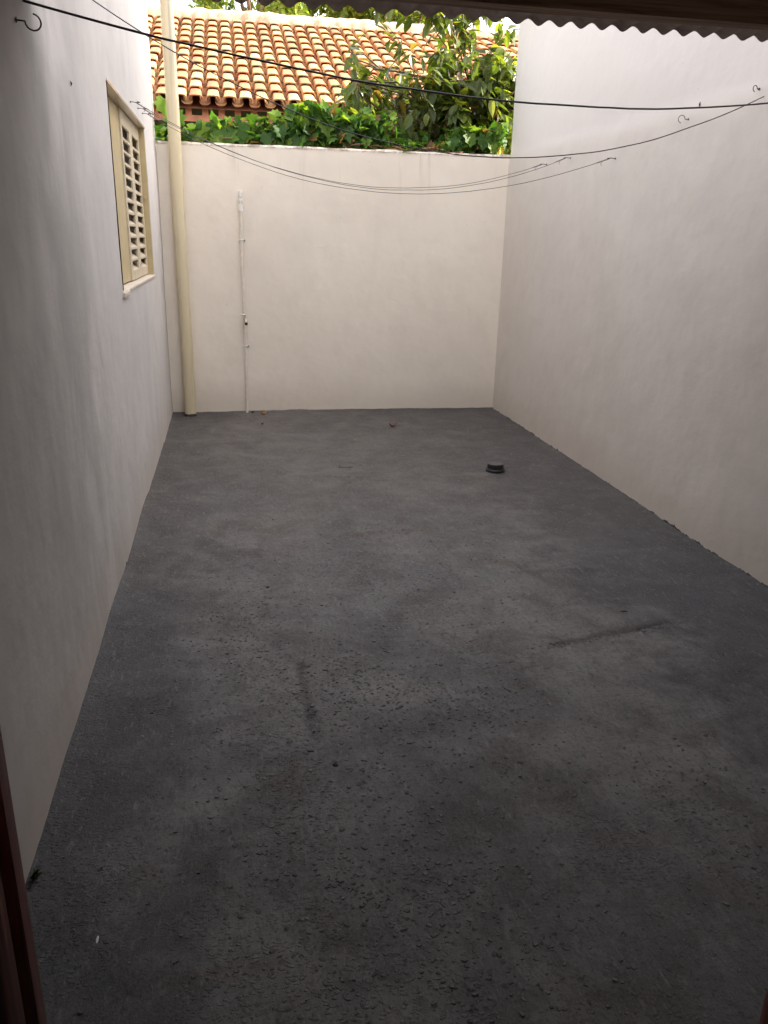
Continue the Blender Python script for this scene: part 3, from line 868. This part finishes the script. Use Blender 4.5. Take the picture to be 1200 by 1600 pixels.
# vine along the back wall
vine = empty('climbing_vine', (1.0, D+.3, ZW))
tag(vine, 'leafy green climbing vine spilling along the top of the back wall', 'vine')
stems = MB(); lv = MB()
def vine_h(x):   # height of the mass above the wall top
    h = .20 + .06*math.sin(x*2.3+.5) + .06*fbm(x*2, 0, 4, 3)
    if x < .0: h *= .9
    if x > .55: h += .08
    if 1.1 < x < 1.6: h += .05
    return h
for k in range(26):
    x = XL + (k+.5)*(XR-XL)/26; pts = []
    y = D + rnd(.12,.5); z = ZW - rnd(.0,.25); dx = rnd(-.5,.5)
    for i in range(12):
        pts.append(Vector((x, y, z))); x += dx*.05 + rnd(-.03,.03); y += rnd(-.04,.04); z += rnd(.0,.05) if z < ZW+vine_h(x) else rnd(-.05,.01)
        y = max(D+.05, y)
    stems.tube(pts, [rnd(.004,.007)*(1-i/16) for i in range(12)], 6)
for k in range(5):
    x = rnd(XL, 1.8); pts = [Vector((x+i*.06, D+rnd(.0,.12), ZW+.025+.02*math.sin(i*.9+k)+rnd(0,.012))) for i in range(14)]
    stems.tube([p for p in pts if p.x < XR-.03], .004, 6)
stems.build('stems', M_stem, vine, True)
for k in range(4000):
    x = rnd(XL+.02, XR-.06); hgt = vine_h(x)
    dens = (.12 if y < D+.3 else .9) if x < .05 else (.45 if x < .25 else 1)

    y = D + .05 + abs(random.gauss(0, .30)); 
    if y > D+1.25: continue
    zz = ZW - .35*(y-D) + (hgt + .10*(y-D))*random.random()**.8 + .01
    if k % 12 == 0 and x < .6: y = D+rnd(.9,1.5); zz = ZW+rnd(-.25,.24)
    if zz < ZW+.02 and y < D+.17: continue
    if x < .1 and y > D+.3 and zz > ZW+.16: continue
    if random.random() > dens + (.5 if y > D+.5 else 0): continue
    # the dark hollow in the thicket
    if 1.45 < x < 1.95 and y < D+.42 and ZW+.09 < zz < ZW+.27 and random.random() < .93: continue
    face = Vector((rnd(-.9,.9), rnd(-1.0,.25), rnd(-.15,1.0)))
    d = Vector((rnd(-1,1), rnd(-.6,.3), rnd(-1.0,.35))).normalized()
    big = rnd(.04,.105) + (.04 if random.random() < .12 else 0)
    add_lobed(lv, Vector((x,y,zz)), d, face.cross(d) if abs(face.dot(d)) < .8 else Vector((0,0,1)), big, min(1, max(0, random.gauss(.45,.32))))
for (x, z, L) in ((.62,.03,.13),(.70,.05,.11),(-.40,.20,.17),(-.47,.33,.15),(-.22,.10,.18),(.02,.06,.20),(.10,.10,.17),(-.05,.02,.16),(2.25,.12,.13),(2.32,.05,.12),(2.12,.14,.13),(1.95,.08,.11),(.85,.20,.14),(1.02,.14,.13),(1.2,.05,.09),(.35,.05,.12),(.45,.12,.12)):
    add_lobed(lv, Vector((x, D+.03+rnd(0,.05), ZW+z*.8+.06)), Vector((rnd(-.4,.4), -.35, -1)), Vector((rnd(-.3,.3),-.8,.6)), L, rnd(.35,.95))
lv.build('leaves', M_vine, vine)

# broad leafed tree leaning in from the right, behind the back wall
tr = empty('garden_tree', (2.55, D+.85, -.05))
tag(tr, 'dark leafy tree arching over the back wall beside the right wall', 'tree')
limbs = MB(); lvs = MB(); twigs = []
def limb(p, d, L, r, depth, curl):
    pts = [p.copy()]; rad = [r]; n_ = 7
    for i in range(n_):
        d = (d + rvec()*.16 + curl*.06).normalized()
        nx_ = p + d*(L/n_)
        if nx_.y < D+.12: d.y = abs(d.y)
        if nx_.x < 1.12: d.x = abs(d.x)*.4; d.z -= .3
        if nx_.z < ZW+.12: d.z = abs(d.z)
        if nx_.x > 2.75: d.x = -abs(d.x)
        d.normalize(); p = p + d*(L/n_)
        pts.append(p.copy()); rad.append(r*(1-.6*(i+1)/n_))
        if depth > 0 and i >= 1 and random.random() < .85:
            nd = (d + rvec()*.85 + Vector((0,-.12,-.05))).normalized()
            limb(p.copy(), nd, L*rnd(.42,.62), r*.5, depth-1, curl*.6 + Vector((0,0,-.35)))
        if depth <= 1: twigs.append((p.copy(), d.copy()))
    limbs.tube(pts, rad, 6)
base = Vector((2.55, D+.85, -.05))
limbs.tube([base, base+Vector((-.02,0,.8)), base+Vector((-.04,-.02,1.5)), base+Vector((-.10,-.03,2.15)), base+Vector((-.12,-.04,2.45))], [.06,.052,.045,.036,.028], 10)
fork = base+Vector((-.10,-.03,2.2))
for (dx, dy, dz, L) in ((-.95,-.15,.55,1.75),(-.75,.1,1.0,1.55),(-.35,-.25,1.15,1.45),(-.05,.15,1.2,1.35),(-1.0,.25,.22,1.35),(-.55,-.2,.75,1.25),(-.2,.3,.7,1.1),(.12,-.2,.9,1.0),(.05,-.3,.45,.8),(.25,.1,.5,.7),(-.3,-.35,.35,.8),(-.1,-.1,.15,.6)):
    limb(fork + rvec()*.03, Vector((dx,dy,dz)).normalized(), L*1.0, .017, 2, Vector((-.1,0,-.25)))
limbs.build('branches', M_bark, tr, True)
for (p, d) in twigs:
    for _ in range(5):
        if random.random() < (.84 if p.x < 1.75 else .62): continue
        dd = (d*.6 + rvec()*.8 + Vector((0,0,-.55))).normalized()
        q = p + rvec()*.03
        if q.x > XR-.04 and q.y < D+.05: continue
        if q.x > XR and q.y < D+.35: continue
        if q.y < D+.02 or (q.z < ZW+.28 and q.y < D+.25) or q.z < ZW+.05 or q.x < 1.06: continue
        add_oval(lvs, q, dd, Vector((rnd(-.5,.5), rnd(-.6,.2), 1)), rnd(.10,.185), rnd(.05,.085), min(1, max(0, random.gauss(.40,.22))))
lvs.build('leaves', M_tree, tr)

# far trees beyond the neighbour's roof
def far_tree(loc, H, rad, n, mat, label, lsz=.17, seed=1):
    random.seed(seed)
    o = empty('background_tree', loc); tag(o, label, 'tree', 'trees behind the tiled roof')
    L = Vector(loc); t = MB()
    t.tube([L, L+Vector((.1,0,H*.25)), L+Vector((-.1,.1,H*.5)), L+Vector((0,0,H*.8))], [.22,.18,.13,.05], 10)
    blobs = []
    for k in range(34):
        v_ = rvec(); c = L + Vector((v_.x*rad*rnd(.2,.9), v_.y*rad*rnd(.2,.8), H*.62 + v_.z*H*.34))
        blobs.append((c, rnd(.45,.95)*rad*.32))
        if k % 2 == 0: t.tube([L+Vector((0,0,H*rnd(.3,.6))), L.lerp(c,.5)+Vector((0,0,H*.25)), c], [.07,.045,.02], 6)
    t.build('trunk', M_bark, o, True)
    m_ = MB()
    for k in range(n):
        c, r_ = random.choice(blobs); v_ = rvec(); p = c + v_*r_*random.random()**.35
        add_oval(m_, p, (v_*.5+rvec()+Vector((0,0,-.5))).normalized(), (v_+Vector((0,0,.6))), lsz*rnd(.7,1.3), lsz*rnd(.35,.55), min(1,max(0,random.gauss(.55,.25))), 2)
    m_.build('crown', mat, o)
far_tree((.9, 20.5, -.06), 8.6, 2.6, 15000, M_far, 'bright yellow-green tree behind the roof, just right of the drain pipe', seed=3)
far_tree((3.9, 21.0, -.06), 8.8, 2.7, 15000, M_far, 'bright yellow-green tree behind the middle of the roof ridge', seed=5)
far_tree((6.6, 24.0, -.06), 8.2, 1.9, 7000, M_far2, 'darker grey-green tree seen past the shrub top', seed=9)
far_tree((2.4, 23.0, -.06), 8.6, 2.4, 12000, M_far, 'yellow-green tree farther back, between the two large bright trees', seed=21)
far_tree((9.4, 22.0, -.06), 8.6, 2.2, 10000, M_far, 'yellow-green tree glimpsed beside the right wall top', seed=12)
random.seed(99)

# ------------------------------------------------------------------ small things on the floor
def dead_leaf(x, y, L, mat, label, rot):
    b = MB(); z = floor_z(x, y)+.004; nn = 5; vs = []
    for i in range(nn+1):
        t = i/nn; wd = L*.38*math.sin(math.pi*(.08+.88*t)); c = (t-.5)*L; lift = L*(.35*(2*t-1)**2)
        for s_ in (-1,0,1):
            u, v_ = c, s_*wd
            vs.append((x+u*math.cos(rot)-v_*math.sin(rot), y+u*math.sin(rot)+v_*math.cos(rot), z+lift+abs(s_)*L*.22))
    fs = []
    for i in range(nn):
        for k in range(2): fs.append((3*i+k, 3*i+k+1, 3*i+4+k, 3*i+3+k))
    o = b; b.add(vs, fs); o = b.build('dry_leaf', mat, None, True, origin=(x,y,z)); tag(o, label, 'leaf', 'dry leaves by the back wall')
dead_leaf(.248, 7.25, .060, M_deadleaf, 'yellow-orange dry leaf against the foot of the back wall', .5)
dead_leaf(.222, 6.864, .036, M_deadleaf2, 'small brown curled leaf just in front of the orange one', 1.0)
dead_leaf(1.337, 6.68, .062, M_deadleaf2, 'reddish brown curled leaf on the middle of the far floor', .1)
dead_leaf(.15, 7.33, .035, M_stone, 'tiny blackish leaf at the foot of the thin water pipe', .7)
def pebble(x, y, r, mat, name, label, cat, fl=.6, el=1.3):
    bm = bmesh.new(); bmesh.ops.create_icosphere(bm, subdivisions=2, radius=r)
    for v_ in bm.verts:
        k = 1+.35*fbm(v_.co.x/r+x*9, v_.co.y/r, v_.co.z/r, 2); v_.co = Vector((v_.co.x*el*k, v_.co.y*k, v_.co.z*fl*k))
    me = bpy.data.meshes.new(name); bm.to_mesh(me); bm.free(); me.materials.append(mat)
    o = bpy.data.objects.new(name, me); C.objects.link(o); o.location = (x, y, floor_z(x,y)+r*fl*.5); o.rotation_euler = (0,0,rnd(-.6,.6))
    tag(o, label, cat, 'stray specks on the floor'); return o
pebble(.261, 2.076, .009, M_stone, 'pebble', 'largest black pebble, near the middle foreground', 'pebble')
pebble(.436, 2.253, .007, M_stone, 'pebble', 'black pebble just beyond and right of the largest one', 'pebble', .5, 1.7)
pebble(-.324, 2.461, .006, M_stone, 'pebble', 'small black pebble near the left wall', 'pebble')
pebble(1.662, 2.96, .006, M_stone, 'pebble', 'thin black chip just above the long gouge on the right', 'chip', .4, 2.6)
pebble(.115, 3.45, .006, M_stone, 'pebble', 'black speck in the middle of the floor', 'pebble')
pebble(-.364, 1.521, .0030, M_white, 'scrap', 'tiny white sliver on the floor near the door frame', 'scrap', .5, 4.0).rotation_euler = (0, 0, 1.5)
# flat scrap ring near the far middle
b = MB(); cx_, cy_ = .755, 5.45; z = floor_z(cx_, cy_)+.004
b.tube([(cx_+.045*math.cos(a_)*1.1, cy_+.028*math.sin(a_), z+.002) for a_ in [R(15*k) for k in range(9,26)]], .0022, 6)
tag(b.build('wire_scrap', M_cap, None, True, origin=(cx_,cy_,z)), 'small bent black scrap lying left of the drain cap', 'scrap')
# rough black gouge at the left, weed at the wall foot
wd_ = MB(); wx, wy = -.552, 1.73
for k in range(26):
    p = Vector((wx+.004, wy+rnd(-.02,.02), floor_z(wx,wy)))
    add_oval(wd_, p, Vector((rnd(-.1,.9), rnd(-.8,.8), rnd(.1,1.0))), Vector((1,0,.5)), rnd(.010,.030), rnd(.004,.009), random.random(), 3)
tag(wd_.build('weed', M_weed, None, origin=(wx,wy,0)), 'small dark weed tuft at the foot of the left wall by the door frame', 'weed')
